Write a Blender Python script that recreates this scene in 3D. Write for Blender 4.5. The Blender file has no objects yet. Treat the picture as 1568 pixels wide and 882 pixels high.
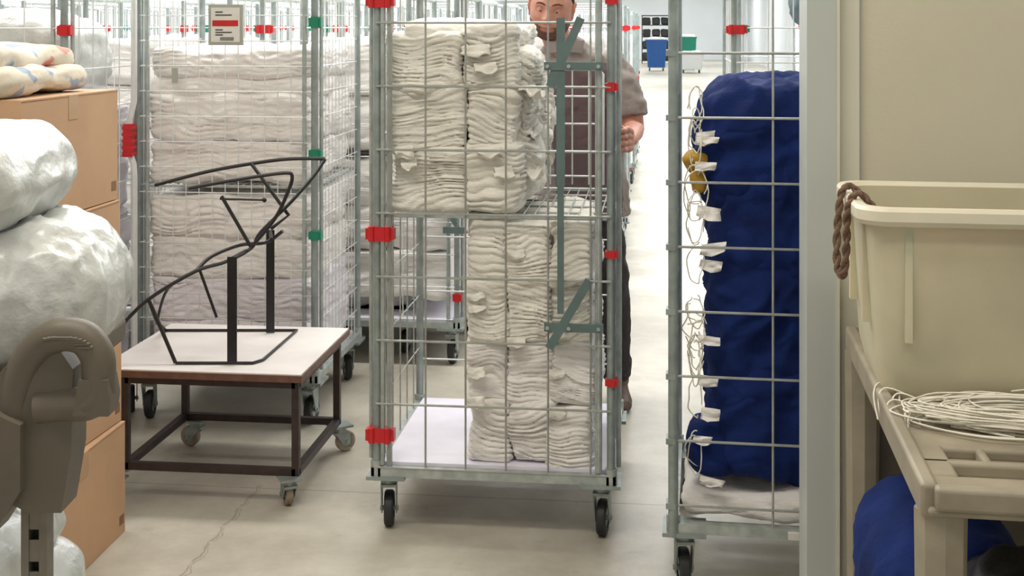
import bpy, math, random
from mathutils import Vector, Matrix, noise
random.seed(7)
YAW=math.radians(6.5)
CA,SA=math.cos(YAW),math.sin(YAW)
def P(x,y,z=0.0):
    """survey coordinates (measured facing the photographer's heading) -> room coordinates"""
    return (x*CA-y*SA, x*SA+y*CA, z)
def lin(c):
    return tuple((v/12.92 if v<=.04045 else ((v+.055)/1.055)**2.4) for v in c)
# ------------------------------------------------------------ materials
MATS={}
def mat(name,col,rough=.6,metal=0.0,var=.06,vscale=8.0,bump=0.0,bscale=60.0,coat=0.0,trans=0.0,stretch=(1,1,1),spec=.5,sheen=0.0,sss=0.0):
    if name in MATS: return MATS[name]
    m=bpy.data.materials.new(name); m.use_nodes=True
    nt=m.node_tree; b=nt.nodes['Principled BSDF']
    tc=nt.nodes.new('ShaderNodeTexCoord'); mp=nt.nodes.new('ShaderNodeMapping')
    mp.inputs['Scale'].default_value=stretch
    nt.links.new(tc.outputs['Object'],mp.inputs['Vector'])
    n=nt.nodes.new('ShaderNodeTexNoise'); n.inputs['Scale'].default_value=vscale; n.inputs['Detail'].default_value=5
    nt.links.new(mp.outputs[0],n.inputs['Vector'])
    r=nt.nodes.new('ShaderNodeValToRGB'); c=lin(col)
    r.color_ramp.elements[0].position=.3; r.color_ramp.elements[1].position=.7
    r.color_ramp.elements[0].color=tuple(max(0,v*(1-var*2)) for v in c)+(1,)
    r.color_ramp.elements[1].color=tuple(min(1,v*(1+var)) for v in c)+(1,)
    nt.links.new(n.outputs['Fac'],r.inputs['Fac']); nt.links.new(r.outputs[0],b.inputs['Base Color'])
    b.inputs['Roughness'].default_value=rough; b.inputs['Metallic'].default_value=metal
    b.inputs['Coat Weight'].default_value=coat; b.inputs['Coat Roughness'].default_value=.2
    b.inputs['Transmission Weight'].default_value=trans
    b.inputs['Specular IOR Level'].default_value=spec
    b.inputs['Sheen Weight'].default_value=sheen
    if sss: 
        b.inputs['Subsurface Weight'].default_value=sss; b.inputs['Subsurface Scale'].default_value=.02
    if bump:
        n2=nt.nodes.new('ShaderNodeTexNoise'); n2.inputs['Scale'].default_value=bscale; n2.inputs['Detail'].default_value=4
        nt.links.new(mp.outputs[0],n2.inputs['Vector'])
        bp=nt.nodes.new('ShaderNodeBump'); bp.inputs['Strength'].default_value=bump; bp.inputs['Distance'].default_value=.01
        nt.links.new(n2.outputs['Fac'],bp.inputs['Height']); nt.links.new(bp.outputs[0],b.inputs['Normal'])
    MATS[name]=m; return m
M_galv=mat('galvanised_steel',(.70,.73,.72),.42,0.5,.12,30)
M_post=mat('galvanised_post',(.60,.64,.63),.45,.45,.12,20)
M_wire=mat('zinc_wire',(.68,.69,.67),.45,.5,.08,30)
M_wirew=mat('white_coated_wire',(.86,.87,.87),.4,.1,.03,30)
M_green=mat('green_grey_paint',(.38,.46,.455),.5,.1,.08,20)
M_red=mat('red_plastic',(.78,.12,.14),.4,0,.06,20)
M_grn=mat('green_plastic',(.08,.52,.40),.4,0,.06,20)
M_teal=mat('teal_plastic',(.05,.45,.45),.4,0,.06,20)
M_rub=mat('grey_rubber',(.25,.26,.26),.7,0,.1,20)
M_rubd=mat('dark_rubber',(.16,.17,.17),.6,0,.1,20)
M_tan=mat('tan_castor_tread',(.62,.56,.49),.6,0,.2,30)
M_linen=mat('white_cotton',(.91,.895,.855),.9,0,.04,9,.4,70,stretch=(1,1,4),sheen=.1)
M_linenw=mat('bright_cotton',(.93,.915,.90),.9,0,.035,9,.35,70,stretch=(1,1,4),sheen=.1)
M_linenp=mat('lilac_cotton',(.92,.90,.925),.9,0,.035,9,.35,70,stretch=(1,1,4),sheen=.1)
M_board=mat('white_base_board',(.91,.90,.95),.5,0,.03,10)
M_blue=mat('navy_cotton',(.058,.145,.37),.9,0,.14,7,.35,45,spec=.25)
M_bed=mat('cream_printed_cloth',(.88,.84,.77),.9,0,.05,12,.2,60)
M_card=mat('corrugated_cardboard',(.78,.63,.49),.8,0,.05,4,.05,40)
M_cardd=mat('box_seam',(.55,.41,.29),.8,0,.05,4)
M_tape=mat('packing_tape',(.75,.61,.46),.3,0,.03,20)
M_poly=mat('polythene_wrap',(.82,.83,.815),.30,0,.05,14,.55,34,coat=.3)
M_taupe=mat('taupe_plastic',(.40,.37,.32),.5,0,.05,20,.05,200)
M_steelb=mat('brownish_perforated_steel',(.50,.48,.44),.45,.4,.08,30)
M_taupl=mat('light_taupe_plastic',(.60,.565,.49),.5,0,.12,9,.05,200)
M_tub=mat('cream_polyethylene',(.80,.775,.665),.42,0,.08,4,.04,60,sss=.2)
M_rim=mat('cream_rim',(.86,.84,.755),.4,0,.04,6,sss=.2)
M_rope=mat('brown_rope',(.48,.38,.31),.9,0,.2,100,.5,300)
M_str=mat('white_string',(.90,.88,.82),.8,0,.04,40)
M_brown=mat('dark_brown_steel',(.23,.18,.17),.5,.2,.15,30)
M_edge=mat('brown_laminate_edge',(.42,.30,.25),.5,0,.15,30)
M_lam=mat('white_laminate',(.87,.85,.84),.4,0,.05,5)
M_blk=mat('black_painted_steel',(.13,.12,.13),.4,.2,.1,30)
M_blkp=mat('black_polythene',(.04,.04,.055),.35,0,.1,10,.4,20)
M_skin=mat('skin',(.76,.53,.45),.55,0,.10,30,.1,200,sss=.1)
M_beard=mat('brown_hair',(.36,.25,.21),.9,0,.25,160,.9,260)
M_stub=mat('short_beard_stubble',(.50,.35,.29),.85,0,.22,220,.8,300)
M_eyew=mat('eye_white',(.80,.77,.74),.3,0,.01,10)
M_eyed=mat('eye_iris',(.12,.09,.07),.2,0,.05,10)
M_lip=mat('lip_skin',(.66,.40,.36),.5,0,.05,40)
M_trou=mat('dark_trousers',(.22,.20,.21),.9,0,.1,20,.3,60)
M_shoe=mat('brown_leather',(.36,.27,.23),.5,0,.15,30)
M_wall=mat('cream_painted_wall',(.80,.775,.69),.7,0,.035,1.2,.05,80)
M_wallh=mat('white_hall_wall',(.90,.92,.93),.8,0,.02,1.0)
M_trim=mat('grey_white_door_frame',(.73,.75,.73),.5,0,.02,3)
M_trimc=mat('cream_door_frame',(.82,.81,.74),.5,0,.02,3)
M_ceil=mat('white_ceiling',(.9,.9,.89),.9,0,.02,2)
M_label=mat('label_paper',(.88,.87,.84),.6,0,.01,10)
M_ink=mat('label_ink',(.15,.15,.15),.6,0,.01,10)
M_sign=mat('grey_sign_holder',(.66,.67,.63),.5,0,.03,10)
M_yel=mat('yellow_cloth',(.74,.58,.22),.9,0,.12,20,.3,60)
M_binb=mat('blue_bin_plastic',(.05,.33,.62),.4,0,.05,5)
M_bing=mat('green_bin_plastic',(.05,.55,.45),.4,0,.05,5)
M_bagt=mat('dark_teal_bag',(.24,.33,.35),.6,0,.1,8,.3,30)
def shirt_mat():
    m=mat('taupe_work_shirt',(.59,.55,.535),.9,0,.06,14,.3,50)
    nt=m.node_tree; b=nt.nodes['Principled BSDF']; src=b.inputs['Base Color'].links[0].from_socket
    tc=nt.nodes.new('ShaderNodeTexCoord'); sx=nt.nodes.new('ShaderNodeSeparateXYZ'); nt.links.new(tc.outputs['Object'],sx.inputs[0])
    def math_(op,a,bv):
        n=nt.nodes.new('ShaderNodeMath'); n.operation=op
        for i,v in enumerate((a,bv)):
            if isinstance(v,(int,float)): n.inputs[i].default_value=v
            else: nt.links.new(v,n.inputs[i])
        return n.outputs[0]
    slope=math_('MULTIPLY_ADD',sx.outputs['Z'],-.10)
    slope.node.inputs[2].default_value=.155
    xx=math_('ABSOLUTE',math_('SUBTRACT',sx.outputs['X'],slope),0)
    a=math_('LESS_THAN',xx,.135); z1=math_('LESS_THAN',sx.outputs['Z'],1.43)
    f=math_('MULTIPLY',math_('MULTIPLY',a,z1),math_('LESS_THAN',sx.outputs['Y'],.02))
    mx=nt.nodes.new('ShaderNodeMix'); mx.data_type='RGBA'
    nt.links.new(f,mx.inputs[0]); nt.links.new(src,mx.inputs[6]); mx.inputs[7].default_value=lin((.43,.36,.37))+(1,)
    nt.links.new(mx.outputs[2],b.inputs['Base Color']); return m
M_shirt=shirt_mat()
def floor_mat():
    m=bpy.data.materials.new('worn_concrete_floor'); m.use_nodes=True; nt=m.node_tree; b=nt.nodes['Principled BSDF']
    g=nt.nodes.new('ShaderNodeTexCoord'); L=nt.links.new
    n=nt.nodes.new('ShaderNodeTexNoise'); n.inputs['Scale'].default_value=2.2; n.inputs['Detail'].default_value=9; n.inputs['Roughness'].default_value=.7
    L(g.outputs['Object'],n.inputs['Vector'])
    r=nt.nodes.new('ShaderNodeValToRGB'); r.color_ramp.elements[0].position=.34; r.color_ramp.elements[1].position=.66
    r.color_ramp.elements[0].color=lin((.65,.625,.57))+(1,); r.color_ramp.elements[1].color=lin((.785,.765,.71))+(1,)
    L(n.outputs['Fac'],r.inputs['Fac'])
    n2=nt.nodes.new('ShaderNodeTexNoise'); n2.inputs['Scale'].default_value=14; n2.inputs['Detail'].default_value=6
    L(g.outputs['Object'],n2.inputs['Vector'])
    s=nt.nodes.new('ShaderNodeSeparateXYZ'); L(g.outputs['Object'],s.inputs[0])
    def mt(op,a,bv,c=None):
        k=nt.nodes.new('ShaderNodeMath'); k.operation=op
        for i,v in enumerate((a,bv,c)):
            if v is None: continue
            if isinstance(v,(int,float)): k.inputs[i].default_value=v
            else: L(v,k.inputs[i])
        return k.outputs[0]
    wob=mt('MULTIPLY',mt('SUBTRACT',n2.outputs['Fac'],.5),.045)
    l1=mt('LESS_THAN',mt('ABSOLUTE',mt('SUBTRACT',s.outputs['Y'],mt('ADD',4.22,mt('MULTIPLY',wob,.3))),0),.004)
    l2=mt('MULTIPLY',mt('LESS_THAN',mt('ABSOLUTE',mt('SUBTRACT',s.outputs['X'],mt('ADD',-1.355,wob)),0),.0035),mt('LESS_THAN',s.outputs['Y'],4.25))
    l3=mt('MULTIPLY',mt('LESS_THAN',mt('ABSOLUTE',mt('SUBTRACT',s.outputs['X'],mt('ADD',-1.345,mt('MULTIPLY',wob,1.6))),0),.002),mt('LESS_THAN',s.outputs['Y'],4.25))
    ln=mt('MULTIPLY',mt('MAXIMUM',mt('MAXIMUM',l1,l2),l3),mt('GREATER_THAN',n2.outputs['Fac'],.36))
    n3=nt.nodes.new('ShaderNodeTexNoise'); n3.inputs['Scale'].default_value=5.5; n3.inputs['Detail'].default_value=3; L(g.outputs['Object'],n3.inputs['Vector'])
    st=mt('MULTIPLY',mt('GREATER_THAN',n3.outputs['Fac'],.66),.12)
    mx=nt.nodes.new('ShaderNodeMix'); mx.data_type='RGBA'; L(mt('MAXIMUM',mt('MULTIPLY',ln,.45),st),mx.inputs[0]); L(r.outputs[0],mx.inputs[6]); mx.inputs[7].default_value=lin((.42,.39,.35))+(1,)
    L(mx.outputs[2],b.inputs['Base Color']); b.inputs['Roughness'].default_value=.38
    bp=nt.nodes.new('ShaderNodeBump'); bp.inputs['Strength'].default_value=.15; bp.inputs['Distance'].default_value=.01; L(n2.outputs['Fac'],bp.inputs['Height']); L(bp.outputs[0],b.inputs['Normal'])
    return m
M_floor=floor_mat()
# ------------------------------------------------------------ mesh builder
class MB:
    def __init__(s): s.v=[];s.f=[];s.mi=[];s.mats=[]
    def m(s,mt):
        if mt not in s.mats: s.mats.append(mt)
        return s.mats.index(mt)
    def add(s,vs,fs,mt):
        o=len(s.v); k=s.m(mt); s.v+= [tuple(v) for v in vs]
        for f in fs: s.f.append(tuple(i+o for i in f)); s.mi.append(k)
    def tube(s,pts,r,mt,n=6,closed=False):
        pts=[Vector(p) for p in pts]; N=len(pts)
        rs=r if isinstance(r,(list,tuple)) else [r]*N
        vs=[];fs=[]; up=None
        for i,p in enumerate(pts):
            a=pts[(i-1)%N] if (i>0 or closed) else p; b=pts[(i+1)%N] if (i<N-1 or closed) else p
            t=(b-a).normalized()
            if up is None:
                up=Vector((0,0,1)) if abs(t.z)<.9 else Vector((0,1,0))
            u=(up-t*up.dot(t)); 
            if u.length<1e-4: u=t.orthogonal()
            u.normalize(); w=t.cross(u); up=u
            for k in range(n):
                q=2*math.pi*k/n
                vs.append(p+(u*math.cos(q)+w*math.sin(q))*rs[i])
        M=N if closed else N-1
        for i in range(M):
            j=(i+1)%N
            for k in range(n):
                k2=(k+1)%n; fs.append((i*n+k,i*n+k2,j*n+k2,j*n+k))
        if not closed:
            fs.append(tuple(range(n-1,-1,-1))); fs.append(tuple((N-1)*n+k for k in range(n)))
        s.add(vs,fs,mt)
    def cyl(s,p0,p1,r,mt,n=16): s.tube([p0,p1],r,mt,n)
    def box(s,x0,x1,y0,y1,z0,z1,mt,rz=0,piv=None):
        vs=[(x,y,z) for x in(x0,x1) for y in(y0,y1) for z in(z0,z1)]
        if rz:
            c=piv or ((x0+x1)/2,(y0+y1)/2); a,b=math.cos(rz),math.sin(rz)
            vs=[(c[0]+(x-c[0])*a-(y-c[1])*b,c[1]+(x-c[0])*b+(y-c[1])*a,z) for x,y,z in vs]
        s.add(vs,[(0,1,3,2),(4,6,7,5),(0,4,5,1),(2,3,7,6),(0,2,6,4),(1,5,7,3)],mt)
    def obox(s,p0,p1,w,t,mt,side=(0,1,0)):
        p0=Vector(p0);p1=Vector(p1); d=(p1-p0).normalized(); n=Vector(side); u=d.cross(n).normalized(); n=u.cross(d)
        vs=[p+u*a*w/2+n*b*t/2 for p in(p0,p1) for a in(-1,1) for b in(-1,1)]
        s.add(vs,[(0,1,3,2),(4,6,7,5),(0,4,5,1),(2,3,7,6),(0,2,6,4),(1,5,7,3)],mt)
    def prism(s,poly,y0,y1,mt):
        n=len(poly); vs=[(x,y0,z) for x,z in poly]+[(x,y1,z) for x,z in poly]
        s.add(vs,[tuple(range(n)),tuple(range(2*n-1,n-1,-1))]+[(i,i+n,(i+1)%n+n,(i+1)%n) for i in range(n)],mt)
    def rings(s,rs,mt,n=24,cap=True):
        vs=[];fs=[]
        for (cx,cy,cz,rx,ry) in rs:
            for k in range(n):
                q=2*math.pi*k/n; vs.append((cx+rx*math.cos(q),cy+ry*math.sin(q),cz))
        for i in range(len(rs)-1):
            for k in range(n): fs.append((i*n+k,i*n+(k+1)%n,(i+1)*n+(k+1)%n,(i+1)*n+k))
        if cap: fs.append(tuple(range(n-1,-1,-1))); fs.append(tuple((len(rs)-1)*n+k for k in range(n)))
        s.add(vs,fs,mt)
    def flap(s,c,u,v,mt,seed=0,curl=.012,n=8,th=.002):
        """small loose piece of cloth: origin c, edge vectors u and v"""
        c,u,v=Vector(c),Vector(u),Vector(v); nn=u.cross(v).normalized(); vs=[];fs=[]
        for side in(0,1):
            for i in range(n+1):
                for j in range(n+1):
                    a,b=i/n,j/n; w=noise.noise(Vector((a*2.2+seed*3.7,b*2.2,seed)))*curl*2
                    e=noise.noise(Vector((a*1.5,seed*5.1,b*1.5)))*.35
                    vs.append(c+u*(a+e*b*.4)+v*b*(1-.45*abs(a-.5)+e*.5)+nn*(w*(.3+b)+side*th))
        m=(n+1)*(n+1)
        for i in range(n):
            for j in range(n):
                f=(i*(n+1)+j,(i+1)*(n+1)+j,(i+1)*(n+1)+j+1,i*(n+1)+j+1); fs.append(f[::-1]); fs.append(tuple(q+m for q in f))
        for i in range(n):
            for (a,b) in(((i)*(n+1),(i+1)*(n+1)),(i*(n+1)+n,(i+1)*(n+1)+n),(i,i+1),(n*(n+1)+i,n*(n+1)+i+1)):
                fs.append((a,b,b+m,a+m))
        s.add(vs,fs,mt)
    def soft(s,x0,x1,y0,y1,z0,z1,mt,rnd=.03,res=(.012,.02,.005),fn=None,rz=0):
        c=Vector(((x0+x1)/2,(y0+y1)/2,(z0+z1)/2)); h=Vector(((x1-x0)/2,(y1-y0)/2,(z1-z0)/2))
        rnd=min(rnd,h.x*.98,h.y*.98,h.z*.98)
        N=[max(4,int(2*h[i]/res[i])) for i in range(3)]
        idx={};vs=[];fs=[]; ca,sa=math.cos(rz),math.sin(rz)
        def vid(i,j,k):
            key=(i,j,k)
            if key in idx: return idx[key]
            q=Vector((h.x*(2*i/N[0]-1),h.y*(2*j/N[1]-1),h.z*(2*k/N[2]-1)))
            inn=Vector([max(-(h[a]-rnd),min(h[a]-rnd,q[a])) for a in range(3)])
            d=q-inn
            if d.length>1e-7: d.normalize(); q=inn+d*rnd
            w=c+q
            if fn: w=fn(w,d)
            if rz:
                e=w-c; w=Vector((c.x+e.x*ca-e.y*sa,c.y+e.x*sa+e.y*ca,w.z))
            idx[key]=len(vs); vs.append(w); return idx[key]
        for k in (0,N[2]):
            for i in range(N[0]):
                for j in range(N[1]):
                    f=(vid(i,j,k),vid(i+1,j,k),vid(i+1,j+1,k),vid(i,j+1,k)); fs.append(f if k else f[::-1])
        for j in (0,N[1]):
            for i in range(N[0]):
                for k in range(N[2]):
                    f=(vid(i,j,k),vid(i+1,j,k),vid(i+1,j,k+1),vid(i,j,k+1)); fs.append(f[::-1] if j else f)
        for i in (0,N[0]):
            for j in range(N[1]):
                for k in range(N[2]):
                    f=(vid(i,j,k),vid(i,j+1,k),vid(i,j+1,k+1),vid(i,j,k+1)); fs.append(f if i else f[::-1])
        s.add(vs,fs,mt)
    def sphere(s,c,r,mt,n=16,sc=(1,1,1)):
        vs=[];fs=[]; mrows=n//2
        for i in range(mrows+1):
            a=math.pi*i/mrows
            for k in range(n):
                q=2*math.pi*k/n; vs.append((c[0]+r*sc[0]*math.sin(a)*math.cos(q),c[1]+r*sc[1]*math.sin(a)*math.sin(q),c[2]-r*sc[2]*math.cos(a)))
        for i in range(mrows):
            for k in range(n): fs.append((i*n+k,i*n+(k+1)%n,(i+1)*n+(k+1)%n,(i+1)*n+k))
        s.add(vs,fs,mt)
    def mesh(s,name,ang=38):
        me=bpy.data.meshes.new(name); me.from_pydata(s.v,[],s.f)
        for m in s.mats: me.materials.append(m)
        me.polygons.foreach_set('material_index',s.mi); me.update()
        me.shade_smooth(); me.set_sharp_from_angle(angle=math.radians(ang))
        return me
    def obj(s,name,loc=(0,0,0),rz=0,parent=None,ang=38):
        return mk(name,s.mesh(name,ang),loc,rz,parent)
COL=bpy.context.scene.collection
def mk(name,me,loc=(0,0,0),rz=0,parent=None):
    o=bpy.data.objects.new(name,me); COL.objects.link(o); o.location=loc; o.rotation_euler=(0,0,rz)
    if parent: o.parent=parent
    return o
def empty(name,loc=(0,0,0),rz=0): 
    o=mk(name,None,loc,rz); o.empty_display_size=.1; return o
def smooth(pts,n=6):
    out=[]; pts=[Vector(p) for p in pts]
    for i in range(len(pts)-1):
        p0=pts[max(i-1,0)];p1=pts[i];p2=pts[i+1];p3=pts[min(i+2,len(pts)-1)]
        for k in range(n):
            t=k/n; out.append(.5*((2*p1)+(-p0+p2)*t+(2*p0-5*p1+4*p2-p3)*t*t+(-p0+3*p1-3*p2+p3)*t**3))
    out.append(pts[-1]); return out
# ------------------------------------------------------------ cloth displacement
def nz(x,y,z): return noise.noise(Vector((x,y,z)))
def linen_fn(seed,pitch=.016,amp=.007,big=.012,warp=1.3,sag=.012):
    def fn(p,n):
        w=1-abs(n.z)*.8
        x,y,z=p.x+seed*3.1,p.y+seed*1.7,p.z+seed*.37
        t=z/pitch+warp*2.4*nz(x*6,y*6,z*7)+.7*nz(x*17,y*17,z*12)
        ms=.35+1.7*abs(nz(x*5+9,y*5,z*14))
        cr=abs(math.sin(math.pi*t))**.5-.7
        lay=.6*nz(math.floor(t)*7.3+seed,math.floor(t)*3.1,x*3)     # each fold sticks out by its own amount
        d=w*amp*(ms*cr*1.3+lay)+big*nz(x*6,y*6,z*8)+.005*nz(x*24,y*24,z*45)
        q=p+n*d
        q.z+=sag*nz(x*8,y*8,3.3+seed)*(.4+.6*w)
        return q
    return fn
def bag_fn(seed,big=.03,fine=.006,dirx=6,dirz=22):
    def fn(p,n):
        x,y,z=p.x+seed*2.3,p.y+seed*1.1,p.z+seed*.7
        r=abs(nz(x*dirx+1.5*nz(x*4,y*4,z*4),y*dirx,z*dirz))
        r2=abs(nz(x*dirx*2.2+nz(x*6,y*6,z*6),y*dirx*2,z*dirz*1.7+4))
        return p+n*(big*nz(x*3.5,y*3.5,z*4)+fine*(1-2.4*r)+fine*.45*(1-2.4*r2)+fine*.3*nz(x*30,y*30,z*30))
    return fn
# ------------------------------------------------------------ castor and roll cage
def castor(mb,x,y,top,r=.055,ang=.3,tread=None,metal=None,w=.03):
    tread=tread or M_rub; metal=metal or M_post
    ca,sa=math.cos(ang),math.sin(ang)
    def T(a,b,z): return (x+a*ca-b*sa,y+a*sa+b*ca,z)
    mb.box(x-.035,x+.035,y-.04,y+.04,top-.008,top,metal,ang)
    mb.cyl((x,y,top-.008),(x,y,top-.03),.024,metal,14)
    ox=.022
    for sgn in(-1,1):
        b=sgn*(w/2+.006)
        pr=[(-.026,top-.028),(.03,top-.028),(ox+.014,r-.012),(ox-.014,r-.012)]
        vs=[T(b+sgn*e,a,z) for e in(0,.004) for a,z in pr]
        mb.add(vs,[(0,1,2,3),(7,6,5,4),(0,4,5,1),(1,5,6,2),(2,6,7,3),(3,7,4,0)],metal)
    mb.box(x-w/2-.01,x+w/2+.01,y-.028,y+.03,top-.034,top-.026,metal,ang)
    prof=[(-w/2,r*.55),(-w/2,r*.9),(-w/2*.6,r),(w/2*.6,r),(w/2,r*.9),(w/2,r*.55)]
    n=24;vs=[];fs=[]
    for b,rr in prof:
        for k in range(n):
            q=2*math.pi*k/n; vs.append(T(b,ox+rr*math.cos(q),r+rr*math.sin(q)))
    for i in range(len(prof)-1):
        for k in range(n): fs.append((i*n+k,i*n+(k+1)%n,(i+1)*n+(k+1)%n,(i+1)*n+k))
    mb.add(vs,fs,tread)
    mb.cyl(T(-w/2+.003,ox,r),T(w/2-.003,ox,r),r*.56,M_galv,20)
    mb.cyl(T(-w/2-.014,ox,r),T(w/2+.014,ox,r),.008,metal,10)
CACHE={}
def cage_meshes(key,w,dp,h,clip,vsp,hsp,shelf,gate,posts2,wr,board,back,wiremat,clips):
    if key in CACHE: return CACHE[key]
    f=MB()
    zb=.205
    for x in(0,w):
        for y in(0,dp):
            f.tube([(x,y,.17),(x,y,h)],.0135,M_post,10)
            f.cyl((x,y,.165),(x,y,.225),.02,M_galv,10)
        if posts2:
            xi=.04 if x==0 else w-.04
            f.tube([(xi,-.004,zb),(xi,-.004,h-.02)],.009,M_galv,8)
            xo=-.022 if x==0 else w+.022
            f.tube([(xo,.02,zb+.02),(xo,.02,h-.02)],.008,M_galv,8)
        f.tube([(x,0,h-.01),(x,dp,h-.01)],.012,M_galv,8)
        k=max(2,round(dp/vsp))
        for i in range(1,k): f.tube([(x,dp*i/k,zb),(x,dp*i/k,h-.01)],wr,wiremat,4)
        k=max(2,round((h-zb)/hsp))
        for i in range(1,k): f.tube([(x,0,zb+(h-zb)*i/k),(x,dp,zb+(h-zb)*i/k)],wr,wiremat,4)
    f.box(-.015,w+.015,-.018,.014,.178,.205,M_galv); f.box(-.015,w+.015,dp-.014,dp+.018,.178,.205,M_galv)
    f.box(-.015,.014,-.018,dp+.018,.178,.205,M_galv); f.box(w-.014,w+.015,-.018,dp+.018,.178,.205,M_galv)
    f.box(.05,w-.05,dp*.5-.02,dp*.5+.02,.182,.2,M_galv)
    f.box(-.03,.09,-.025,.1,.168,.179,M_post); f.box(w-.09,w+.03,-.025,.1,.168,.179,M_post)
    f.box(-.03,.09,dp-.1,dp+.025,.168,.179,M_post); f.box(w-.09,w+.03,dp-.1,dp+.025,.168,.179,M_post)
    if board: f.box(.016,w-.016,.016,dp-.016,.203,.215,M_board)
    faces=[]
    if gate: faces.append(-.006)
    if back: faces.append(dp+.002)
    for y in faces:
        a,b=.04,w-.04
        k=max(2,round((b-a)/vsp)) 
        for i in range(0,k+1): f.tube([(a+(b-a)*i/k,y,zb+.01),(a+(b-a)*i/k,y,h-.03)],wr,wiremat,5)
        k=round((h-zb)/hsp)
        for i in range(0,k+1):
            z=zb+.012+i*hsp
            if z<h: f.tube([(a-.03,y-.004,z),(b+.03,y-.004,z)],wr*1.15,wiremat,5)
    for sz in shelf:
        f.tube([(.01,.01,sz),(w-.01,.01,sz),(w-.01,dp-.01,sz),(.01,dp-.01,sz)],.006,M_galv,6,closed=True)
        k=round(w/.035)
        for i in range(1,k): f.tube([(w*i/k,.01,sz),(w*i/k,dp-.01,sz)],.0022,wiremat,4)
        for i in range(1,5): f.tube([(.01,dp*i/5,sz-.004),(w-.01,dp*i/5,sz-.004)],.0035,wiremat,4)
    c=MB()
    for x in(.03,w-.03):
        for y in(.035,dp-.05): castor(c,x,y,.17,.055,(.15 if x<.1 else -.1)+(.5 if y>.2 else 0),M_rubd)
    out=[f.mesh('cage_frame'),c.mesh('castors')]
    if clips:
        k=MB()
        for (z,side,hh) in clips:
            x0,x1=(-.034,.056) if side=='l' else ((w-.02,w+.03) if side=='r' else (w-.018,w+.022))
            k.box(x0+.010,x1-.010,-.020,.020,z-hh,z+hh,clip)
            k.box(x0,x1,-.016,.014,z-hh*.8,z+hh*.8,clip)
            if side=='l':
                for q in (x0+.02,x1-.02): k.cyl((q,-.017,z-hh*1.05),(q,-.017,z+hh*1.05),.010,clip,10)
        out.append(k.mesh('corner_clips'))
    CACHE[key]=out; return out
def cage(loc,rz=0,key='std',w=.72,dp=.72,h=1.7,clip=None,vsp=.09,hsp=.12,shelf=(),gate=True,posts2=True,wr=.0024,board=True,back=False,wiremat=None,clips=((.42,'l',.02),(1.0,'l',.02),(1.56,'l',.02),(.42,'r',.02),(1.0,'r',.02),(1.56,'r',.02))):
    e=empty('laundry_roll_cage',loc,rz)
    ms=cage_meshes(key,w,dp,h,clip or M_red,vsp,hsp,shelf,gate,posts2,wr,board,back,wiremat or M_wire,clips)
    for n,me in zip(('frame','castors','corner_clips'),ms): mk(n,me,parent=e)
    return e
# ------------------------------------------------------------ ROOM
def boxobj(name,x0,x1,y0,y1,z0,z1,m):
    b=MB(); b.box(x0,x1,y0,y1,z0,z1,m); return b.obj(name)
YB=60
boxobj('floor',-7.2,4.2,-4,YB,-.1,0,M_floor)
boxobj('ceiling',-7.2,4.2,-4,YB,4.2,4.3,M_ceil)
boxobj('wall_back',-7.2,4.2,YB,YB+.2,0,4.2,M_wallh)
boxobj('wall_left',-7.4,-7.2,-4,YB,0,4.2,M_wallh)
boxobj('wall_right',4.2,4.4,-4,YB,0,4.2,M_wallh)
boxobj('wall_partition',.497,4.2,3.245,3.36,0,4.2,M_wall)
t=MB(); t.box(.368,.447,3.215,3.385,0,4.2,M_trim); t.box(.440,.447,3.209,3.215,0,4.2,M_trimc); t.obj('trim_1')
t=MB(); t.box(.447,.497,3.23,3.375,0,4.2,M_trimc); t.box(.497,.502,3.238,3.245,0,4.2,M_trim); t.obj('trim_2')
# ------------------------------------------------------------ central cage
W=.727
OC=P(-.42,3.97)
cc=cage(OC,0,'centre',W,.72,1.74,M_red,vsp=.126,hsp=.197,shelf=(.985,),gate=False,posts2=True,wr=.0026,clips=((.305,'l',.022),(.93,'l',.022),(1.655,'l',.022),(1.39,'s',.014),(.88,'s',.012),(.49,'s',.012),(1.655,'s',.015)))
g=MB()
for x in(.042,.155,.28,.405,.535,.665): g.tube([(x,-.012,.205),(x,-.012,1.70)],.0034,M_wire,6)
for i in range(8):
    z=.207+.197*i; g.tube([(.0,-.017,z),(W,-.017,z)],.0038,M_wire,6)
g.tube([(.02,-.012,.215),(.02,-.012,1.7)],.007,M_galv,8); g.tube([(W-.035,-.012,.215),(W-.035,-.012,1.7)],.008,M_galv,8)
mk('front_gate',g.mesh('front_gate'),parent=cc)
g=MB()
g.obox((.575,-.03,.70),(.575,-.03,1.09),.020,.005,M_green); g.obox((.575,-.03,1.09),(.575,-.03,1.60),.026,.004,M_green)
for z in(.655,1.45):
    g.box(.525,.705,-.036,-.024,z-.009,z+.016,M_green)
    for x in(.535,.60,.69): g.cyl((x,-.037,z+.003),(x,-.042,z+.003),.006,M_galv,10)
g.obox((.54,-.034,.595),(.662,-.034,.805),.026,.005,M_green); g.obox((.572,-.034,1.455),(.637,-.034,1.60),.026,.005,M_green); g.obox((.545,-.030,1.39),(.562,-.030,1.45),.03,.005,M_green)
mk('folding_strap',g.mesh('folding_strap'),parent=cc)
g=MB()
g.tube([(.40,.73,1.0),(.40,.73,1.40),(.415,.73,1.42),(.655,.73,1.42),(.67,.73,1.40),(.67,.73,1.0)],.007,M_wirew,8)
for z in(1.03,1.12,1.22,1.32): g.tube([(.05,.732,z),(.67,.732,z)],.0035,M_wirew,6)
for x in(.48,.56,.62): g.tube([(x,.732,1.0),(x,.732,1.42)],.0025,M_wirew,5)
for z in(.35,.6,.8): g.tube([(.0,.732,z),(W,.732,z)],.003,M_wirew,6)
mk('rear_gate',g.mesh('rear_gate'),parent=cc)
b=MB()
s=0
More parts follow.
